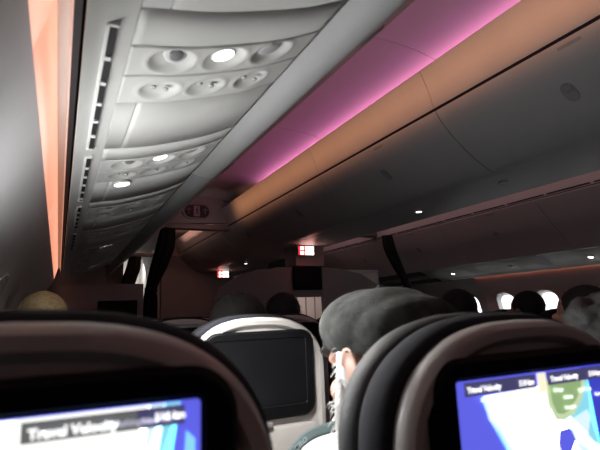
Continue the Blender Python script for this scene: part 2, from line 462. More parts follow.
def nozzle(root, s, t, y, r=.013):
    p, tn = psu_pt(t); nrm = Vector((tn.y, -tn.x)); nrm = nrm if nrm.y < 0 else -nrm
    n3 = Vector((s * nrm.x, -.35, nrm.y)).normalized(); c = Vector((s * p.x, y, p.y)) - Vector((s * nrm.x, 0, nrm.y)) * .014
    bm = bmesh.new(); disc(bm, c, r * 1.5, n3, .007); a = link('air_nozzle', bm, M['panel'], root)
    bm = bmesh.new(); disc(bm, c + n3 * .005, r * .9, n3, .006); link('nozzle_core', bm, M['plastic'], a)
def make_psu(s, lit, label, y, group, full=True, ln=.58):
    """one unit: a lamp row, a nozzle row, and a long oxygen-mask door"""
    root = empty('service_panel', (0, y, 0), label, 'service panel', group)
    bl = [(.345, .066, .037, .011), (.57, .066, .037, .011), (.79, .064, .037, .011)]
    b2 = [(.345, .176, .035, .009), (.56, .176, .035, .007), (.79, .172, .033, .009)]
    q = .0028
    link('blank_panel', psu_mesh(s, -.075 + q, .02 - q, []), M['panel'], root)
    link('lamp_panel', psu_mesh(s, .02 + q, .118 - q, [(a, b - 0, c, d) for a, b, c, d in bl]), M['panel'], root)
    link('nozzle_panel', psu_mesh(s, .118 + q, .234 - q, b2), M['panel'], root)
    link('mask_door', psu_mesh(s, .234 + q, ln - .075 - q, [], t0=.27), M['panel'], root)
    link('side_panel', psu_mesh(s, .234 + q, ln - .075 - q, [], t0=.175, t1=.266), M['panel'], root)
    nozzle(root, s, .36, .060); 
    for i, tt in enumerate((.57, .79)): lens(root, s, tt, .068 - .004 * i, M['lamp_on'] if lit == i + 1 else M['lamp_off'], r=.019, drop=.015)
    for tt in (.345, .56, .79):
        for dy_ in (-.011, .011): 
            p, tn = psu_pt(tt); bm = bmesh.new(); disc(bm, (s * (p.x + dy_), .176, p.y + .006), .005, (0, 0, -1), .004, 10); link('button', bm, M['lamp_off'], root)
    return root
lab = ['service panel with the glaring reading lamp, largest above the left seats', 'white service panel with a lit lamp, second from the camera',
       'dim service panel third along under the left bins', 'dim service panel fourth along under the left bins',
       'dark service panel fifth along under the left bins', 'dark service panel sixth along under the left bins',
       'dark service panel seventh along under the left bins', 'dark service panel at the end of the left bins by the partition']
ys = [.665, 1.245, 1.825, 2.405, 2.985, 3.565, 4.145]
for i, y in enumerate([.085] + ys):
    tag_ = 'overhead service panel just above the camera, mostly out of frame' if i == 0 else lab[i - 1]
    r_ = make_psu(-1, 0 if i in (0, 3, 4, 6) else 1, tag_, y, 'service panels under the left bins')
    if i == 2: lens(r_, -1, .36, .25, M['lamp_on'], r=.022, drop=0)
# continuous outer rail with the air grilles
bm = psu_mesh(-1, Y0, 4.72, [], t0=0, t1=.172); o = struct('trim_11', bm, M['panel'])
bm = psu_mesh(-1, Y0, .007, [], t0=.175, t1=1); o = struct('trim_12', bm, M['panel'])
def grille(y0, y1, label):
    root = empty('air_grille', (0, 0, 0), label, 'air grille', 'air grilles along the left service panels')
    p0, _ = psu_pt(.085); p1, _ = psu_pt(.110); x0, x1 = -p0.x, -p1.x; z = (p0.y + p1.y) / 2 - .003
    bm = bmesh.new(); box(bm, x0, x1, y0, y1, z - .001, z + .008); link('slot', bm, M['black'], root, False)
    bm = bmesh.new(); box(bm, x0 - .005, x0, y0 - .004, y1 + .004, z - .004, z + .006, .001); box(bm, x0 - .005, x1 + .003, y0 - .006, y0, z - .003, z + .006, .001); box(bm, x0 - .005, x1 + .003, y1, y1 + .006, z - .003, z + .006, .001)
    link('frame', bm, M['panel'], root, False)
    k = y0 + .085
    while k < y1 - .03:
        bm = bmesh.new(); box(bm, x0, x1, k - .006, k + .006, z - .004, z + .006, .001); link('divider', bm, M['panel'], root, False); k += .085
for (a, b, l_) in ((.62, 1.13, 'long dark air grille nearest the camera on the white panel edge'), (1.20, 1.66, 'air grille second along the white panel edge'),
                   (1.76, 2.24, 'air grille third along the panel edge, half in shade'), (2.34, 2.85, 'air grille fourth along the dim panel edge')): grille(a, b, l_)
# right side: plain panels with a lit lamp each
def right_psu(y, ln, lit, label):
    root = empty('service_panel', (0, y, 0), label, 'service panel', 'service panels under the right bins')
    link('panel', psu_mesh(1, .002, ln - .002, [], t0=0), M['panel'], root)
    lens(root, 1, .58, ln * .5, M['lamp_on'] if lit else M['lamp_off'], r=.024, drop=0)
for y, lit, l_ in ((.30, 0, 'right service panel nearest, beyond the right edge'), (1.23, 0, 'right service panel without a lit lamp, near the right edge'), (2.48, 1, 'right service panel with a bright lamp above the rightmost window'),
                  (3.41, 0, 'right service panel between the two lit ones'), (4.33, 1, 'right service panel with a small bright lamp beside the far curtain')): right_psu(y, .92, lit, l_)
def center_lamp(x, y, label, m):
    root = empty('ceiling_lamp', (x, y, 1.882), label, 'reading lamp', 'reading lamps under the centre bins')
    bm = bmesh.new(); disc(bm, (0, 0, 0), .028, (0, 0, -1), .007); link('lamp_rim', bm, M['bin'], root)
    bm = bmesh.new(); disc(bm, (0, 0, -.006), .020, (0, 0, -1), .004); link('lens', bm, m, root)
center_lamp(-.04, 2.77, 'small bright reading lamp under the centre bins, upper right of the middle', M['lamp_on'])
center_lamp(-.09, 1.95, 'unlit reading lamp under the centre bins, nearer than the bright one', M['lamp_off'])
center_lamp(-.09, 6.4, 'faint reading lamp under the centre bins between two red exit signs', M['lamp_on'])

# ------------------------------------------------------------------ header beam, exit signs, partitions, curtains
def header_wall(s, nm, nb):
    bm = bmesh.new()
    poly = [(s * 1.46, 2.205)] + [(s * p.x, p.y) for p in catmull([(a, b) for a, b in CEIL[1:5]] + [(.66, 2.50)], 4)] + [(s * .68, 2.25)]
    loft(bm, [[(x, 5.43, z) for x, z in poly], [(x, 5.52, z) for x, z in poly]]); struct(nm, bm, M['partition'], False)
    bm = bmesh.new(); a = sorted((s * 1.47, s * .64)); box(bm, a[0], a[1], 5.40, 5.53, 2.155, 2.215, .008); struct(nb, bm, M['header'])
header_wall(-1, 'wall_header_left', 'trim_13'); header_wall(1, 'wall_header_right', 'trim_14')
def aisle_sign():
    root = empty('exit_sign', (-1.035, 5.42, 2.36), 'black oval sign with two arrows and a running figure above the left aisle', 'exit sign')
    L = lambda f, y: [(u * f, y, z * f) for u, z in rrect(.165, -.085, .085, .084, 8)]
    bm = bmesh.new(); loft(bm, [L(1, .012), L(1.0, -.02), L(.95, -.028), L(.86, -.024)]); link('ring', bm, M['signring'], root)
    bm = bmesh.new(); loft(bm, [L(.86, -.022), L(.855, -.027)]); link('face', bm, M['signblack'], root, False)
    bm = bmesh.new(); box(bm, -.038, .030, -.030, -.026, -.058, .062); link('picture', bm, M['symbol'], root, False)
    bm = bmesh.new()   # running figure in the middle
    bmesh.ops.create_circle(bm, cap_ends=True, segments=10, radius=.009, matrix=Matrix.Translation((.004, -.0312, .040)) @ Matrix.Rotation(math.pi / 2, 4, 'X'))
    def bar(p, q, w_, yy=-.0312):
        p = Vector((p[0], yy, p[1])); q = Vector((q[0], yy, q[1])); d = (q - p).normalized(); n2 = Vector((-d.z, 0, d.x)) * w_
        loft(bm, [[p + n2, q + n2, q - n2, p - n2], [v + Vector((0, .001, 0)) for v in (p + n2, q + n2, q - n2, p - n2)]])
    for a, b, w_ in (((.002, .03), (-.004, -.005), .007), ((-.004, -.005), (.014, -.025), .005), ((.014, -.025), (.01, -.05), .0045), ((-.004, -.005), (-.012, -.03), .005), ((-.012, -.03), (-.028, -.04), .0045), ((.0, .025), (.018, .008), .0035), ((.0, .025), (-.02, .012), .0035)): bar(a, b, w_)
    link('figure', bm, M['signblack'], root, False)
    for cx in (-.095, .095):
        bm = bmesh.new()
        for a, b, w_ in (((cx, -.035), (cx, .035), .006), ((cx, .038), (cx - .028, .010), .006), ((cx, .038), (cx + .028, .010), .006)): bar(a, b, w_, -.029)
        link('arrow', bm, M['symbol_dim'], root, False)
aisle_sign()
def red_sign(x, y, label):
    root = empty('exit_sign', (x, y, 1.87), label, 'exit sign', 'red and white lit exit signs')
    bm = bmesh.new(); box(bm, -.10, .10, 0, .03, -.10, .012, .006); link('housing', bm, M['header'], root)
    for zz in (-.022, -.072):  # upper row stands in for the sign's reflection in the underside
        bm = bmesh.new(); box(bm, -.092, -.018, -.004, .002, zz - .022, zz + .022, .002); link('red_panel', bm, M['led_red'], root, False)
        bm = bmesh.new(); box(bm, -.072, -.032, -.006, -.003, zz - .018, zz + .016, .002); link('white_block', bm, M['led_white'], root, False)
        bm = bmesh.new(); box(bm, -.012, .034, -.005, .002, zz - .02, zz + .02, .003); link('white_block', bm, M['led_white'], root, False)
        bm = bmesh.new(); box(bm, .040, .090, -.005, .002, zz - .02, zz + .02, .003); link('white_block', bm, M['led_white'], root, False)
red_sign(-.055, 4.60, 'red and white lit exit sign over the wall monitor')
red_sign(-.06, 7.55, 'smaller red and white lit exit sign farther ahead, left of the other')
l = bpy.data.lights.new('exit_sign_glow', 'POINT'); l.energy = .35; l.color = (1, .25, .2); l.shadow_soft_size = .05
o = bpy.data.objects.new('exit_sign_glow', l); COL.objects.link(o); o.location = (-.05, 4.52, 1.80)
l = bpy.data.lights.new('exit_sign_glow_far', 'POINT'); l.energy = .35; l.color = (1, .25, .2); l.shadow_soft_size = .05
o = bpy.data.objects.new('exit_sign_glow_far', l); COL.objects.link(o); o.location = (-.14, 7.45, 1.80)

def prism_xz(bm, poly, y0, y1): return loft(bm, [[(x, y0, z) for x, z in poly], [(x, y1, z) for x, z in poly]])
# centre partition: rounded shoulders, an opening under the monitor
bm = bmesh.new()
prism_xz(bm, [(-1.0, 0), (-.155, 0), (-.155, 1.665), (-.35, 1.655), (-.72, 1.59), (-.95, 1.46), (-1.0, 1.36)], 4.75, 4.80)
prism_xz(bm, [(.21, 0), (1.0, 0), (1.0, 1.36), (.95, 1.46), (.72, 1.59), (.40, 1.655), (.21, 1.665)], 4.75, 4.80)
prism_xz(bm, [(-.155, 1.336), (.21, 1.336), (.21, 1.665), (.10, 1.68), (-.05, 1.68), (-.155, 1.665)], 4.75, 4.80)
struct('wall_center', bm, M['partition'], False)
bm = bmesh.new(); box(bm, -.135, .215, 4.70, 4.98, 1.67, 1.885, .006); struct('trim_15', bm, M['partition'], False)
def monitor(x, y, z0, z1, hw, label):
    root = empty('wall_monitor', (x, y, z0), label, 'monitor')
    bm = bmesh.new(); loft(bm, [[(u, yy, zz) for u, zz in rrect(hw * f, -.012 * (f > .97) + (0 if f > .97 else .01), z1 - z0 - (0 if f > .97 else .01), .012, 4)] for f, yy in ((1.0, 0), (1.0, -.025), (.95, -.03))]); link('casing', bm, M['bezel'], root)
    bm = bmesh.new(); box(bm, -hw * .93, hw * .93, -.033, -.029, .018, z1 - z0 - .018); link('screen', bm, M['offscreen'], root, False)
monitor(.015, 4.745, 1.425, 1.665, .172, 'dark monitor on the centre partition under a red exit sign')
# lit recess under the monitor; closed sides and top added against light spill
bm = bmesh.new(); box(bm, -.5, 1.0, 5.70, 5.74, 0, 1.62); box(bm, -.5, -.46, 4.80, 5.70, 0, 1.62); box(bm, .96, 1.0, 4.80, 5.70, 0, 1.62); box(bm, -.5, 1.0, 4.80, 5.74, 1.60, 1.64)
o = struct('wall_recess', bm, M['sidewall'], False)
bm = bmesh.new()
for x in (.05, .34, .47, .60): box(bm, x - .006, x + .006, 5.69, 5.702, .1, 1.6)
tag(link('seam', bm, M['header'], o, False), kind='structure')
# far centre wall across the forward cabin
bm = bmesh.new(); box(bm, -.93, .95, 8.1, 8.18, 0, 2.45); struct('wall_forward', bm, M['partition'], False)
# left partition with its monitor
bm = bmesh.new(); box(bm, -2.70, -1.69, 4.85, 4.90, 0, 1.50, .01); box(bm, -2.70, -2.03, 4.86, 4.90, 1.48, 1.70, .004); struct('wall_partition_left', bm, M['partition'], False)
monitor(-1.92, 4.845, 1.10, 1.345, .172, 'dark monitor low on the left partition ahead of the window seats')
bm = bmesh.new(); box(bm, -2.65, -1.52, 8.1, 8.18, 0, 2.3); struct('wall_galley_left', bm, M['partition'], False)
bm = bmesh.new(); box(bm, -1.02, -.94, 8.2, 9.9, 0, 2.3); struct('wall_galley_side', bm, M['sidewall'], False)

def curtain(path, width, label, pleats=7, group=None):
    """a gathered curtain: pleated loops lofted down a path; width gives half-width per station"""
    root = empty('curtain', path[0], label, 'curtain', group)
    o0 = Vector(path[0])
    P = catmull(path, 6); W = [p.x for p in catmull([(q, 0) for q in width], 6)]
    loops = []; n = 72
    for p, w_ in zip(P, W):
        L = []
        for k in range(n):
            a = 2 * math.pi * k / n; r = 1 + .16 * math.sin(a * pleats + p.z * 3)
            L.append(p - o0 + Vector((math.cos(a) * w_ * r, math.sin(a) * w_ * .75 * r, 0)))
        loops.append(L)
    bm = bmesh.new(); loft(bm, loops); link('cloth', bm, M['curtain'], root)
    i = min(range(len(P)), key=lambda j: W[j] + (9 if j < 5 or j > len(P) - 5 else 0))
    bm = bmesh.new(); c = P[i] - o0
    ring = lambda r, z: [c + Vector((math.cos(a) * r, math.sin(a) * r * .75, z)) for a in [2 * math.pi * k / 24 for k in range(24)]]
    r = W[i] * 1.16
    loft(bm, [ring(r, -.025), ring(r * 1.08, -.02), ring(r * 1.08, .02), ring(r, .025)]); link('tie_band', bm, M['black'], root)
curtain([(-1.345, 5.47, 2.15), (-1.37, 5.47, 1.95), (-1.44, 5.47, 1.72), (-1.515, 5.47, 1.50), (-1.525, 5.47, 1.35), (-1.535, 5.47, 1.0), (-1.54, 5.47, .004)],
        [.075, .092, .082, .055, .068, .075, .078], 'black curtain tied back in the left aisle under the header beam', group='black aisle curtains')
curtain([(1.315, 5.0, 2.10), (1.345, 5.0, 1.93), (1.44, 5.0, 1.72), (1.565, 5.0, 1.50), (1.59, 5.0, 1.35), (1.59, 5.0, 1.0), (1.59, 5.0, .004)],
        [.065, .075, .068, .048, .058, .062, .065], 'black curtain tied back in the right aisle, above the flat cap', group='black aisle curtains')
curtain([(-1.38, 7.85, 2.12), (-1.40, 7.85, 1.95), (-1.46, 7.85, 1.74), (-1.49, 7.85, 1.54), (-1.50, 7.85, 1.3), (-1.50, 7.85, .004)],
        [.08, .095, .095, .07, .08, .085], 'smaller black curtain farther up the left aisle', group='black aisle curtains')
bm = bmesh.new(); box(bm, -1.50, -.66, 7.82, 7.92, 2.13, 2.18, .008); struct('trim_16', bm, M['header'])

# ------------------------------------------------------------------ seats
TOP = 1.163
def outline(hw, top, drop, bot, n=40, p=2.6, q=2.2):
    """seat-back outline seen from behind: crowned top, round shoulders, straight sides"""
    pts = []
    for k in range(n + 1):
        a = math.pi * k / n
        x = hw * math.copysign(abs(math.cos(a)) ** .55, math.cos(a))
        zz = top - drop * (1 - max(0, 1 - abs(x / hw) ** p) ** (1 / q))
        pts.append((x, zz))
    return pts + [(-hw, bot + .03), (-hw + .03, bot), (hw - .03, bot), (hw, bot + .03)]
def outl(hw, top, drop, bot, y, **kw): return [(x, y, z) for x, z in outline(hw, top, drop, bot, **kw)]
def slide(L, dz, k): return [(x, y + k * 0, z) for x, y, z in L]
def make_seat():
    root = empty('airline_seat')
    bm = bmesh.new()      # hard shell: raised rim, sunken face
    B = .50
    loft(bm, [outl(.166, TOP - .012, .12, B, .045), outl(.177, TOP - .003, .13, B, .030), outl(.180, TOP, .13, B, .014), outl(.177, TOP - .003, .128, B + .004, .002),
              outl(.173, TOP - .008, .124, B + .01, -.004), outl(.163, TOP - .018, .118, B + .02, -.004), outl(.158, TOP - .026, .112, B + .03, .006)])
    link('back_shell', bm, M['shell'], root); auto_smooth(root.children[-1], 50)
    bm = bmesh.new()      # black monitor housing
    L = lambda hw, z1, z0, r, y: [(u, y, z) for u, z in rrect(hw, TOP - z0, TOP - z1, r, 7)]
    loft(bm, [L(.146, .034, .246, .036, .009), L(.146, .034, .246, .036, -.004), L(.141, .039, .241, .033, -.009), L(.122, .053, .216, .008, -.009), L(.120, .055, .214, .006, -.007)])
    bz = link('screen_housing', bm, M['bezel'], root); auto_smooth(bz, 40)
    bm = bmesh.new(); loft(bm, [L(.118, .0565, .2115, .003, -.0055), L(.118, .0565, .2115, .003, -.0075)])
    link('screen', bm, M['offscreen'], bz, False)
    bm = bmesh.new(); loft(bm, [L(.150, .262, .47, .02, .010), L(.150, .262, .47, .02, -.010), L(.145, .267, .465, .018, -.014)])
    tb = link('tray_table', bm, M['shell'], root); auto_smooth(tb, 40)
    bm = bmesh.new(); box(bm, -.022, .022, -.022, -.008, TOP - .262, TOP - .248, .004); link('latch', bm, M['plastic'], tb)
    bm = bmesh.new(); loft(bm, [L(.14, .49, .66, .02, .02), L(.145, .49, .665, .02, -.025), L(.13, .49, .655, .02, -.03)]); link('pocket', bm, M['navy'], root)
    bm = bmesh.new()      # upholstery wrapped round the shell
    loft(bm, [outl(.182, TOP + .000, .13, .46, .022), outl(.188, TOP + .006, .135, .45, .030), outl(.191, TOP + .009, .135, .45, .046), outl(.189, TOP + .006, .135, .45, .062),
              outl(.182, TOP - .002, .13, .45, .080), outl(.14, TOP - .03, .12, .46, .092)])
    link('backrest', bm, M['navy'], root)
    bm = bmesh.new()      # headrest with wings
    loft(bm, [outl(.170, TOP + .002, .13, .93, .070, p=2.4), outl(.184, TOP + .008, .14, .90, .078, p=2.4), outl(.189, TOP + .010, .14, .90, .096, p=2.4), outl(.185, TOP + .006, .14, .905, .116, p=2.4),
              outl(.175, TOP - .006, .13, .915, .128, p=2.4), outl(.13, TOP - .03, .12, .93, .122, p=2.4)])
    link('headrest', bm, M['charcoal'], root)
    bm = bmesh.new(); box(bm, -.212, .212, .09, .57, .33, .45, .04); link('seat_cushion', bm, M['navy'], root)
    bm = bmesh.new(); box(bm, -.20, .20, .06, .54, .27, .335, .01); link('seat_pan', bm, M['plastic'], root)
    for sx in (-1, 1):
        bm = bmesh.new(); a = sorted((sx * .214, sx * .2285)); box(bm, a[0], a[1], .08, .52, .60, .64, .006); box(bm, a[0], a[1], .09, .16, .30, .62, .005); ar = link('armrest', bm, M['plastic'], root)
    for sx in (-1, 1):
        bm = bmesh.new(); box(bm, sx * .15 - .018, sx * .15 + .018, .10, .14, .005, .28, .005); box(bm, sx * .15 - .018, sx * .15 + .018, .42, .46, .005, .28, .005); link('leg', bm, M['metal'], root)
    return root
proto = make_seat()
SX = {'window': -2.43, 'middle': -1.965, 'aisle': -1.505}
rows = [.37, 1.155, 1.945, 2.735, 3.525]
rw = ['first row ahead', 'second row ahead', 'third row ahead', 'fourth row ahead', 'fifth row ahead']
seats = {}
used = False
for i, y in enumerate(rows):
    for pos, x in SX.items():
        o = proto if not used else copy_tree(proto); used = True
        yy, zz, xx = y, 0, x
        if i == 0:
            yy = {'window': .355, 'middle': .39, 'aisle': .39}[pos]; zz = {'window': .008, 'middle': -.010, 'aisle': -.01}[pos]
            xx = {'window': -2.437, 'middle': -1.9355, 'aisle': -1.45}[pos]
        if i == 1 and pos == 'middle': xx = -1.957
        o.location = (xx, yy, zz)
        lb = {(0, 'window'): 'dark seat back with a lit map screen filling the lower left corner', (0, 'middle'): 'dark seat back with a lit blue map screen at the lower right',
              (1, 'middle'): 'pale seat back with a black unlit screen between the two map screens'}.get((i, pos), 'left block %s seat in the %s' % (pos, rw[i]))
        tag(o, lb, 'seat', 'seats of the left block'); seats[(i, pos)] = o
for i, y in enumerate([.10, .89, 1.68, 2.47, 3.26]):
    for pos, x in (('left', -.50), ('middle', 0.0), ('right', .50)):
        o = copy_tree(proto); o.location = (x, y, -.03)
        tag(o, 'centre block %s seat across the aisle, row %s from the camera' % (pos, ordn[i]), 'seat', 'seats of the centre block'); seats[('c', i, pos)] = o

# ------------------------------------------------------------------ moving map on the two lit screens
def text_mesh(s, size):
    cu = bpy.data.curves.new('t', 'FONT'); cu.body = s; cu.size = size; cu.resolution_u = 2; cu.offset = size * .045
    ob = bpy.data.objects.new('t', cu); COL.objects.link(ob)
    dg = bpy.context.evaluated_depsgraph_get(); me = bpy.data.meshes.new_from_object(ob.evaluated_get(dg))
    bpy.data.objects.remove(ob); return me
def screen_on(seat, base, shapes, texts):
    hs = [c for c in seat.children if c.name.startswith('screen_housing')][0]
    sc = [c for c in hs.children if c.name.startswith('screen')][0]
    sc.data = sc.data.copy(); sc.data.materials.clear(); sc.data.materials.append(M[base]); sc['label'] = 'lit flight map screen'
    bm = bmesh.new()
    mats = []
    for lay, (m_, poly) in enumerate(shapes):
        y = -.0080 - .00012 * lay
        if m_ not in mats: mats.append(m_)
        vs = [bm.verts.new((u, y, TOP + v)) for u, v in poly]
        try:
            f = bm.faces.new(vs); f.material_index = mats.index(m_)
        except Exception: continue
    bmesh.ops.triangulate(bm, faces=bm.faces[:])
    for f in bm.faces:
        if f.normal.y > 0: f.normal_flip()
    me = bpy.data.meshes.new('map'); bm.to_mesh(me); bm.free()
    for q in mats: me.materials.append(M[q])
    o = bpy.data.objects.new('map_picture', me); COL.objects.link(o); o.parent = hs
    for m_, s_, u, v, sz in texts:
        me = text_mesh(s_, sz)
        for vtx in me.vertices: vtx.co = Vector((vtx.co.x + u, -.0105, TOP + v + vtx.co.y))
        link('map_text', me, M[m_], hs, False)
def rect(u0, v0, u1, v1): return [(u0, v0), (u1, v0), (u1, v1), (u0, v1)]
# screen coordinates: u from the seat's centre line, v below the seat top
Tt, Bt = -.0570, -.2110
HB = -.0715
right_shapes = [
 ('ocean_deep', [(.070, Tt), (.1175, Tt), (.1175, Bt), (.040, Bt), (.05, -.14)]),
 ('shelf', [(-.088, -.074), (-.02, -.072), (.082, -.070), (.085, -.095), (.078, -.115), (.090, -.150), (.055, -.165), (.05, Bt), (-.010, Bt), (-.030, -.165), (-.060, -.128), (-.078, -.098)]),
 ('pale', [(-.085, -.073), (.0, -.071), (.016, -.100), (.026, -.116), (.074, -.104), (.078, -.112), (.07, -.13), (.096, -.155), (.09, -.19), (.09, Bt), (-.004, Bt), (-.020, -.176), (-.040, -.158), (-.058, -.126), (-.066, -.112), (-.080, -.096)]),
 ('land', [(-.082, -.073), (.010, -.071), (.013, -.100), (.016, -.130), (.030, -.150), (.048, -.150), (.062, -.168), (.085, -.185), (.09, Bt), (.0, Bt), (-.014, -.178), (-.032, -.158), (-.052, -.126), (-.058, -.112), (-.076, -.096)]),
 ('land', [(.045, -.118), (.060, -.122), (.075, -.138), (.098, -.148), (.096, -.153), (.070, -.146), (.05, -.135)]),
 ('green_pale', [(.008, -.066), (.076, -.062), (.074, -.080), (.064, -.094), (.050, -.106), (.032, -.111), (.018, -.108), (.010, -.092)]),
 ('green', [(.014, -.066), (.070, -.062), (.068, -.078), (.058, -.090), (.044, -.101), (.032, -.104), (.022, -.102), (.016, -.090)]),
 ('ocean', [(.022, -.120), (.040, -.119), (.047, -.132), (.036, -.146), (.022, -.144), (.018, -.132)]),
 ('ocean', [(.052, -.156), (.070, -.152), (.084, -.160), (.066, -.172), (.054, -.176)]),
 ('bar', rect(-.110, Tt - .001, -.006, HB)), ('bar', rect(.012, Tt - .001, .110, HB)),
 ('tab', rect(-.004, Tt - .0005, .010, -.078)),
]
right_texts = [('map_text', 'Travel Velocity', -.107, -.0678, .0076), ('map_text', '518 km', -.0335, -.0678, .0076), ('map_text', 'Travel Velocity', .016, -.0678, .0076), ('map_text', '518 km', .082, -.0678, .0076),
               ('map_text', 'Chicago', .018, -.079, .0052), ('map_text', 'Atlanta', .034, -.088, .0052), ('map_text', 'Houston', .034, -.099, .0052), ('map_text', 'New York', .060, -.083, .0052), ('map_text', 'Bermuda', .088, -.090, .0052), ('map_text', 'Los Angeles', -.090, -.0775, .0052)]
screen_on(seats[(0, 'middle')], 'ocean', right_shapes, right_texts)
left_shapes = [
 ('shelf', [(-.118, Tt), (.104, Tt), (.098, -.080), (.090, -.095), (.080, -.110), (.076, -.13), (.080, Bt), (-.118, Bt)]),
 ('pale', [(-.118, Tt), (.094, Tt), (.086, -.080), (.080, -.092), (.072, -.108), (.068, -.13), (.072, Bt), (-.118, Bt)]),
 ('land', [(-.118, Tt), (.084, Tt), (.076, -.080), (.070, -.092), (.063, -.106), (.060, -.13), (.064, Bt), (-.118, Bt)]),
 ('shelf', [(.108, -.076), (.114, -.082), (.114, -.094), (.106, -.106), (.098, -.122), (.093, -.120), (.099, -.104), (.107, -.092)]),
 ('bar_grey', rect(-.108, Tt - .002, -.012, HB)), ('bar_grey', rect(.010, Tt - .002, .082, HB)), ('bar', rect(.076, Tt - .002, .107, HB)),
 ('land', rect(-.009, Tt - .001, .007, -.078)),
]
left_texts = [('map_text', 'Travel Velocity', .014, -.0688, .0082), ('map_text_dim', 'Washington', .0585, -.0680, .0056), ('map_text_dim', 'New Yo', .0790, -.0684, .0056), ('map_text', '518 km', .0870, -.0672, .0066), ('map_text', '520 km', -.036, -.069, .0078), ('map_text', 'Hamilton', .083, -.0965, .0058)]
screen_on(seats[(0, 'window')], 'ocean', left_shapes, left_texts)

# ------------------------------------------------------------------ people
def hull(bm, p0, r0, p1, r1, sub=2):
    b = bmesh.new()
    for p, r in ((p0, r0), (p1, r1)):
        bmesh.ops.create_icosphere(b, subdivisions=sub, radius=r, matrix=Matrix.Translation(p))
    bmesh.ops.convex_hull(b, input=b.verts[:])
    bmesh.ops.delete(b, geom=[v for v in b.verts if not v.link_faces], context='VERTS')
    t = bpy.data.meshes.new('t'); b.to_mesh(t); b.free(); bm.from_mesh(t); bpy.data.meshes.remove(t)
def ell(bm, c, r, rot=None, sub=3):
    m = Matrix.Translation(c) @ (rot.to_4x4() if rot else Matrix()) @ Matrix.Diagonal((*r, 1))
    bmesh.ops.create_icosphere(bm, subdivisions=sub, radius=1, matrix=m)
def fuse(bm, voxel, smooth=3):
    me = bpy.data.meshes.new('f'); bm.to_mesh(me); bm.free()
    ob = bpy.data.objects.new('f', me); COL.objects.link(ob)
    m = ob.modifiers.new('r', 'REMESH'); m.mode = 'VOXEL'; m.voxel_size = voxel
    if smooth:
        s_ = ob.modifiers.new('s', 'SMOOTH'); s_.iterations = smooth; s_.factor = .5
    dg = bpy.context.evaluated_depsgraph_get(); out = bpy.data.meshes.new_from_object(ob.evaluated_get(dg))
    bpy.data.objects.remove(ob); bpy.data.meshes.remove(me); return out
def hand(bm, w_, d, up, side):
    """palm and five bent fingers; w_ wrist, d pointing along the hand, up = back of hand, side = +1 thumb towards cross(d, up)"""
    w_ = Vector(w_); d = Vector(d).normalized(); up = Vector(up); up = (up - d * up.dot(d)).normalized(); x = d.cross(up) * side
    for k in (-.028, -.009, .010, .028): hull(bm, w_ + d * .012 + x * k * .7, .014, w_ + d * .085 + x * k, .0115)
    for k, ln in ((.030, .068), (.010, .078), (-.010, .072), (-.029, .056)):
        a = w_ + d * .088 + x * k; b = a + (d * .85 - up * .45).normalized() * ln * .45; c = b + (d * .35 - up * .9).normalized() * ln * .33; e = c + (-d * .35 - up * .9).normalized() * ln * .25
        hull(bm, a, .0095, b, .009, 1); hull(bm, b, .009, c, .0082, 1); hull(bm, c, .0082, e, .0075, 1)
    a = w_ + d * .025 + x * .028; b = a + (d * .55 + x * .75 - up * .2).normalized() * .042; c = b + (d * .85 - up * .4).normalized() * .030
    hull(bm, a, .0135, b, .011, 1); hull(bm, b, .011, c, .009, 1)
def head(bm, H):
    """H maps head space (origin between the ears, facing +Y) to person space"""
    q = H.to_3x3(); P = lambda *a: H @ Vector(a)
    ell(bm, P(0, -.012, .045), (.077, .097, .088), q); ell(bm, P(0, .032, -.008), (.066, .068, .075), q)
    ell(bm, P(0, .045, -.062), (.050, .050, .045), q); hull(bm, P(-.03, .062, -.088), .020, P(.03, .062, -.088), .020); ell(bm, P(0, .083, -.092), (.022, .018, .018), q)
    hull(bm, P(0, .092, .022), .011, P(0, .112, -.016), .014); ell(bm, P(-.014, .100, -.020), (.011, .012, .010), q); ell(bm, P(.014, .100, -.020), (.011, .012, .010), q)
    hull(bm, P(-.045, .080, .030), .014, P(.045, .080, .030), .014)
    hull(bm, P(-.020, .092, -.050), .0075, P(.020, .092, -.050), .0075); hull(bm, P(-.017, .091, -.060), .008, P(.017, .091, -.060), .008)
    for s in (-1, 1):
        ell(bm, P(s * .046, .062, -.025), (.026, .03, .024), q)
        e = Matrix.Rotation(s * -.35, 3, 'Z')
        for k in range(9):      # the rim of the ear
            a = math.radians(-100 + 33 * k); a2 = math.radians(-100 + 33 * (k + 1))
            if k == 8: continue
            c1 = Vector((s * .083, -.012 + -.020 * math.cos(a), .005 + .033 * math.sin(a))); c2 = Vector((s * .083, -.012 - .020 * math.cos(a2), .005 + .033 * math.sin(a2)))
            hull(bm, P(*c1), .0058, P(*c2), .0058, 1)
        ell(bm, P(s * .079, -.012, .003), (.007, .019, .031), q); ell(bm, P(s * .080, -.004, -.030), (.007, .010, .010), q)
def arm_pose(s, pose):
    sh = Vector((s * .175, -.02, .915))
    if pose == 'rest':
        return sh, Vector((s * .225, .05, .665)), Vector((s * .15, .24, .635)), Vector((-s * .25, 1, -.15)), Vector((0, .2, 1))
    return sh, Vector((s * .235, .09, .69)), Vector((s * .15 + .04, .235, .80)), Vector((-s * .25, .8, .55)), Vector((s * .7, -.5, .6))
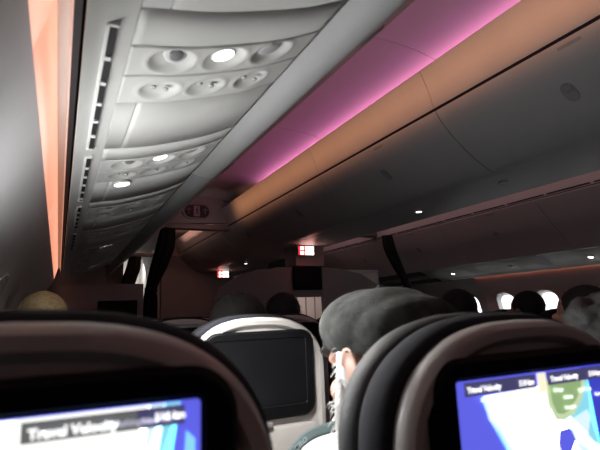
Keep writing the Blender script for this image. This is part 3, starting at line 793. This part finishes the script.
def limb_prims(bm, g, parts, pose):
    if 'torso' in parts:
        hull(bm, (-.085, .0, .54), .105 + g, (.085, .0, .54), .105 + g); hull(bm, (-.07, -.005, .68), .100 + g, (.07, -.005, .68), .100 + g)
        hull(bm, (0, .0, .54), .11 + g, (0, -.01, .72), .108 + g)
        hull(bm, (-.085, -.02, .83), .098 + g, (.085, -.02, .83), .098 + g); hull(bm, (0, -.01, .66), .12 + g, (0, -.02, .84), .112 + g)
        hull(bm, (-.155, -.025, .915), .060 + g, (.155, -.025, .915), .060 + g); hull(bm, (-.09, -.025, .94), .055 + g, (.09, -.025, .94), .055 + g)
    if 'arms' in parts:
        for s in (-1, 1):
            a, b, c, d, u = arm_pose(s, pose)
            hull(bm, a, .058 + g, b, .043 + g); hull(bm, b, .043 + g, c, (.028 if 'skin' in parts else .036) + g)
    if 'legs' in parts:
        for s in (-1, 1):
            hull(bm, (s * .09, .0, .53), .088 + g, (s * .12, .40, .535), .060 + g); hull(bm, (s * .12, .40, .535), .058 + g, (s * .125, .40, .10), .040 + g)
def body_mesh(pose, H):
    bm = bmesh.new()
    limb_prims(bm, 0, ('torso', 'arms', 'legs', 'skin'), pose)
    for s in (-1, 1):
        a, b, c, d, u = arm_pose(s, pose); hand(bm, c, d, u, s * (1 if pose == 'rest' else 1))
        hull(bm, (s * .125, .40, .10), .036, (s * .125, .38, .06), .038); hull(bm, (s * .125, .39, .055), .036, (s * .13, .53, .045), .032)
    n0 = H @ Vector((0, -.02, -.045))
    hull(bm, (0, -.025, .95), .060, n0, .055)
    head(bm, H)
    return fuse(bm, .0048, 3)
def cloth_mesh(parts, g, pose, extra=None):
    bm = bmesh.new(); limb_prims(bm, g, parts, pose)
    if extra: extra(bm)
    return fuse(bm, .009, 4)
def shoes_mesh():
    bm = bmesh.new()
    for s in (-1, 1):
        hull(bm, (s * .125, .375, .055), .045, (s * .13, .54, .048), .041); hull(bm, (s * .125, .385, .055), .045, (s * .125, .39, .10), .046)
    return fuse(bm, .008, 2)
def strands(me, bm_src_pts, rnd, ln, rad, n, down=.6):
    bm = bmesh.new(); bm.from_mesh(me)
    for _ in range(n):
        p, nr = rnd.choice(bm_src_pts)
        d = (nr + Vector((rnd.uniform(-.5, .5), rnd.uniform(-.5, .5), -down + rnd.uniform(-.4, .4)))).normalized()
        a = d.orthogonal().normalized(); b = d.cross(a)
        L = ln * rnd.uniform(.5, 1.3)
        mid = p + d * L * .55; tip = p + d * L + Vector((0, 0, -L * .3)); p_ = p - nr * .003
        loft(bm, [[c + (a * math.cos(t) + b * math.sin(t)) * r for t in (0, 2.1, 4.2)] for c, r in ((p_, rad), (mid, rad * .8), (tip, rad * .15))])
    out = bpy.data.meshes.new('h'); bm.to_mesh(out); bm.free(); return out
def surf_pts(me, keep=lambda p: True): return [(v.co.copy(), v.normal.copy()) for v in me.vertices if keep(v.co)]
def hair_mesh(kind, H, seed=1):
    rnd = random.Random(seed); q = H.to_3x3(); P = lambda *a: H @ Vector(a); bm = bmesh.new()
    if kind == 'short':
        ell(bm, P(0, -.024, .054), (.084, .097, .090), q); ell(bm, P(0, -.055, .0), (.072, .060, .072), q)
    elif kind == 'bob':
        ell(bm, P(0, -.022, .052), (.093, .105, .096), q); ell(bm, P(0, -.045, -.02), (.098, .082, .09), q); ell(bm, P(0, -.05, -.08), (.094, .068, .06), q)
        for s in (-1, 1): ell(bm, P(s * .078, -.005, -.03), (.020, .045, .085), q)
    elif kind == 'long':
        ell(bm, P(0, -.022, .052), (.092, .104, .096), q); ell(bm, P(0, -.06, -.02), (.092, .070, .10), q); ell(bm, P(0, -.07, -.13), (.085, .045, .11), q)
        for s in (-1, 1): ell(bm, P(s * .075, -.02, -.06), (.022, .045, .11), q)
    elif kind == 'curly':
        for k in range(150):
            a = rnd.uniform(0, 2 * math.pi); z = rnd.uniform(-.5, 1); r = math.sqrt(max(0, 1 - z * z))
            d = Vector((r * math.cos(a), r * math.sin(a), z))
            if d.y > .55 and d.z < .45: continue
            ell(bm, P(d.x * .088, d.y * .098 - .02, d.z * .095 + .045), (rnd.uniform(.016, .026),) * 3, q, 1)
        ell(bm, P(0, -.022, .048), (.086, .098, .092), q)
    elif kind == 'sidehair':
        ell(bm, P(0, -.050, -.005), (.080, .066, .055), q)
        for s in (-1, 1): ell(bm, P(s * .074, .012, .010), (.012, .022, .040), q)
    elif kind == 'beard':
        for s in (-1, 1):
            hull(bm, P(s * .072, .022, .010), .013, P(s * .070, .030, -.045), .020); hull(bm, P(s * .070, .030, -.045), .022, P(s * .045, .065, -.095), .028); hull(bm, P(s * .045, .065, -.095), .028, P(0, .088, -.118), .030)
            hull(bm, P(s * .008, .104, -.042), .008, P(s * .034, .090, -.062), .010)
        hull(bm, P(-.03, .06, -.105), .03, P(.03, .06, -.105), .03)
    me = fuse(bm, .006 if kind != 'curly' else .007, 2 if kind != 'curly' else 1)
    if kind in ('beard', 'sidehair', 'bob', 'short', 'long'):
        n = {'beard': 420, 'sidehair': 120, 'bob': 260, 'short': 160, 'long': 200}[kind]; ln = {'beard': .013, 'sidehair': .016}.get(kind, .018)
        me = strands(me, surf_pts(me), rnd, ln, .0012, n, .8)
    return me
def eyes_mesh(H):
    bm = bmesh.new()
    for s in (-1, 1): ell(bm, H @ Vector((s * .031, .0815, .010)), (.0125,) * 3, None, 2)
    me = bpy.data.meshes.new('eyes'); bm.to_mesh(me); bm.free(); return me
H0 = Matrix.Translation((0, .02, 1.135)) @ Matrix.Rotation(-.08, 4, 'X')
collar = lambda bm: hull(bm, (0, -.025, .945), .072, (0, -.02, .995), .062)
shared = dict(body=body_mesh('rest', H0), shirt=cloth_mesh(('torso', 'arms'), .012, 'rest', collar), trousers=cloth_mesh(('legs',), .012, 'rest'), shoes=shoes_mesh(), eyes=eyes_mesh(H0))
hairs = {}
def person(loc, scale, hair, hm, label, shirt='shirt_dark', rz=0):
    root = empty('person', loc, label, 'person', None, rz); root.scale = (scale,) * 3
    b = link('body', shared['body'], None, root); b.data.materials.clear(); b.data.materials.append(M['skin'])
    if hair not in hairs: hairs[hair] = hair_mesh(hair, H0, len(hairs) + 3)
    link('hair', hairs[hair].copy(), M[hm], root); link('shirt', shared['shirt'].copy(), M[shirt], root)
    link('trousers', shared['trousers'].copy(), M['trousers'], root); link('shoes', shared['shoes'].copy(), M['shoe'], root); link('eyes', shared['eyes'].copy(), M['eye'], root)
    return root
person((-2.468, 2.24, -.0), 1.01, 'bob', 'blond_hair', 'person with blond hair in the third row window seat, seen over the left seat back')
person((-1.92, 1.42, -.0), .965, 'long', 'dark_hair', 'person with dark brown hair just ahead of the pale seat with the black screen')
person((-1.42, 2.21, -.0), .995, 'short', 'black_hair', 'person with short black hair right of the brown haired one, below the wall monitor')
person((-.53, 1.95, -.0), .985, 'bob', 'black_hair', 'person with black hair beside the flat cap, in front of the leftmost bright window')
person((0.0, 1.95, 0), .975, 'short', 'black_hair', 'person with low black hair in the centre middle seat near the far windows')
person((-.64, 1.18, 0), .965, 'short', 'dark_hair', 'person with dark hair across the aisle, tallest before the rightmost windows', rz=.25)
person((-1.36, .66, 0), .92, 'curly', 'grey_hair', 'person with curly grey hair at the right edge behind the lit map seat')
person((.05, 4.02, 0), .955, 'short', 'black_hair', 'person with dark hair far ahead, against the lit opening under the monitor')

# the man in the flat cap reading a newspaper
MY, MX, MS = .64, -1.930, .95
Hm = Matrix.Translation((-.01, .015, 1.135)) @ Matrix.Rotation(math.radians(4), 4, 'Z') @ Matrix.Rotation(math.radians(-10), 4, 'X')
man = empty('person', (MX, MY, 0), 'person in a grey tweed flat cap with white beard, reading under the lamp', 'person'); man.scale = (MS,) * 3
link('body', body_mesh('read', Hm), M['skin'], man)
link('shirt', cloth_mesh(('torso', 'arms'), .012, 'read', collar), M['shirt_white'], man)
link('trousers', cloth_mesh(('legs',), .012, 'read'), M['trousers'], man); link('shoes', shoes_mesh(), M['shoe'], man); link('eyes', eyes_mesh(Hm), M['eye'], man)
link('side_hair', hair_mesh('sidehair', Hm, 5), M['white_hair'], man); link('beard', hair_mesh('beard', Hm, 9), M['white_hair'], man)
bm = bmesh.new(); q = Hm.to_3x3(); P = lambda *a: Hm @ Vector(a)
ell(bm, P(0, -.008, .066), (.097, .114, .067), q @ Matrix.Rotation(.02, 3, 'X')); ell(bm, P(0, -.06, .058), (.092, .088, .052), q); ell(bm, P(0, .03, .078), (.092, .082, .062), q)
ell(bm, P(0, .088, .050), (.070, .046, .010), q @ Matrix.Rotation(-.40, 3, 'X'))
me = fuse(bm, .006, 5); cap = link('flat_cap', me, M['tweed'], man)
bm = bmesh.new(); c = P(0, -.02, .132); ell(bm, c, (.008, .008, .005), q, 2); link('cap_button', bm, M['tweed'], cap)
bm = bmesh.new()
L = [[P(math.cos(a) * (.083 + o_), -.018 + math.sin(a) * (.100 + o_), h + .018 * math.sin(a)) for a in [2 * math.pi * k / 40 for k in range(40)]] for o_, h in ((.0, .028), (.004, .030), (.004, .046), (.0, .048))]
loft(bm, L + [L[0]], False, False); link('cap_band', bm, M['tweed'], cap)

# newspaper held up in front of him: a curled sheaf with a teal masthead
def sheet(u, v):
    """u along the top edge 0..1, v down the page 0..1 -> cabin point"""
    x = -2.000 + .34 * u
    z = .924 + .03 * u - .034 * max(0, 1 - u / .30) ** 2 - .15 * v
    y = .965 - .03 * max(0, 1 - u / .25) ** 2 - .13 * v + .02 * math.sin(u * 5) * v
    return Vector((x, y, z))
news = empty('newspaper', (-1.8, .95, .85), 'white newspaper with a teal masthead held up below the flat cap', 'newspaper')
def sheet_mesh(u0, u1, v0, v1, off, th, nu=40, nv=14):
    bm = bmesh.new(); G = []
    for j in range(nv + 1):
        row = []
        for i in range(nu + 1):
            u = u0 + (u1 - u0) * i / nu; v = v0 + (v1 - v0) * j / nv
            p = sheet(u, v); e = .002; n3 = (sheet(u + e, v) - p).cross(sheet(u, v + e) - p).normalized()
            if n3.y > 0: n3 = -n3
            row.append((p + n3 * off, p + n3 * (off + th)))
        G.append(row)
    o_ = news.location
    A = [[bm.verts.new(c[0] - o_) for c in r] for r in G]; B = [[bm.verts.new(c[1] - o_) for c in r] for r in G]
    for X in (A, B):
        for j in range(nv):
            for i in range(nu): bm.faces.new((X[j][i], X[j][i + 1], X[j + 1][i + 1], X[j + 1][i]))
    for j in range(nv):
        for i in (0, nu): bm.faces.new((A[j][i], A[j + 1][i], B[j + 1][i], B[j][i]))
    for i in range(nu):
        for j in (0, nv): bm.faces.new((A[j][i], A[j][i + 1], B[j][i + 1], B[j][i]))
    return bm
link('pages', sheet_mesh(0, 1, 0, 1, 0, .003), M['paper'], news)
link('masthead', sheet_mesh(0, 1, 0, .12, .003, .0008, 40, 4), M['teal'], news)
me = text_mesh('TRO', .016)
for vtx in me.vertices:
    u = .085 + vtx.co.x / .34; v = .10 - vtx.co.y / .20
    p = sheet(u, v); e = .002; n3 = (sheet(u + e, v) - p).cross(sheet(u, v + e) - p).normalized()
    if n3.y > 0: n3 = -n3
    vtx.co = p + n3 * .0045 - news.location
link('masthead_letters', me, M['teal_light'], news, False)
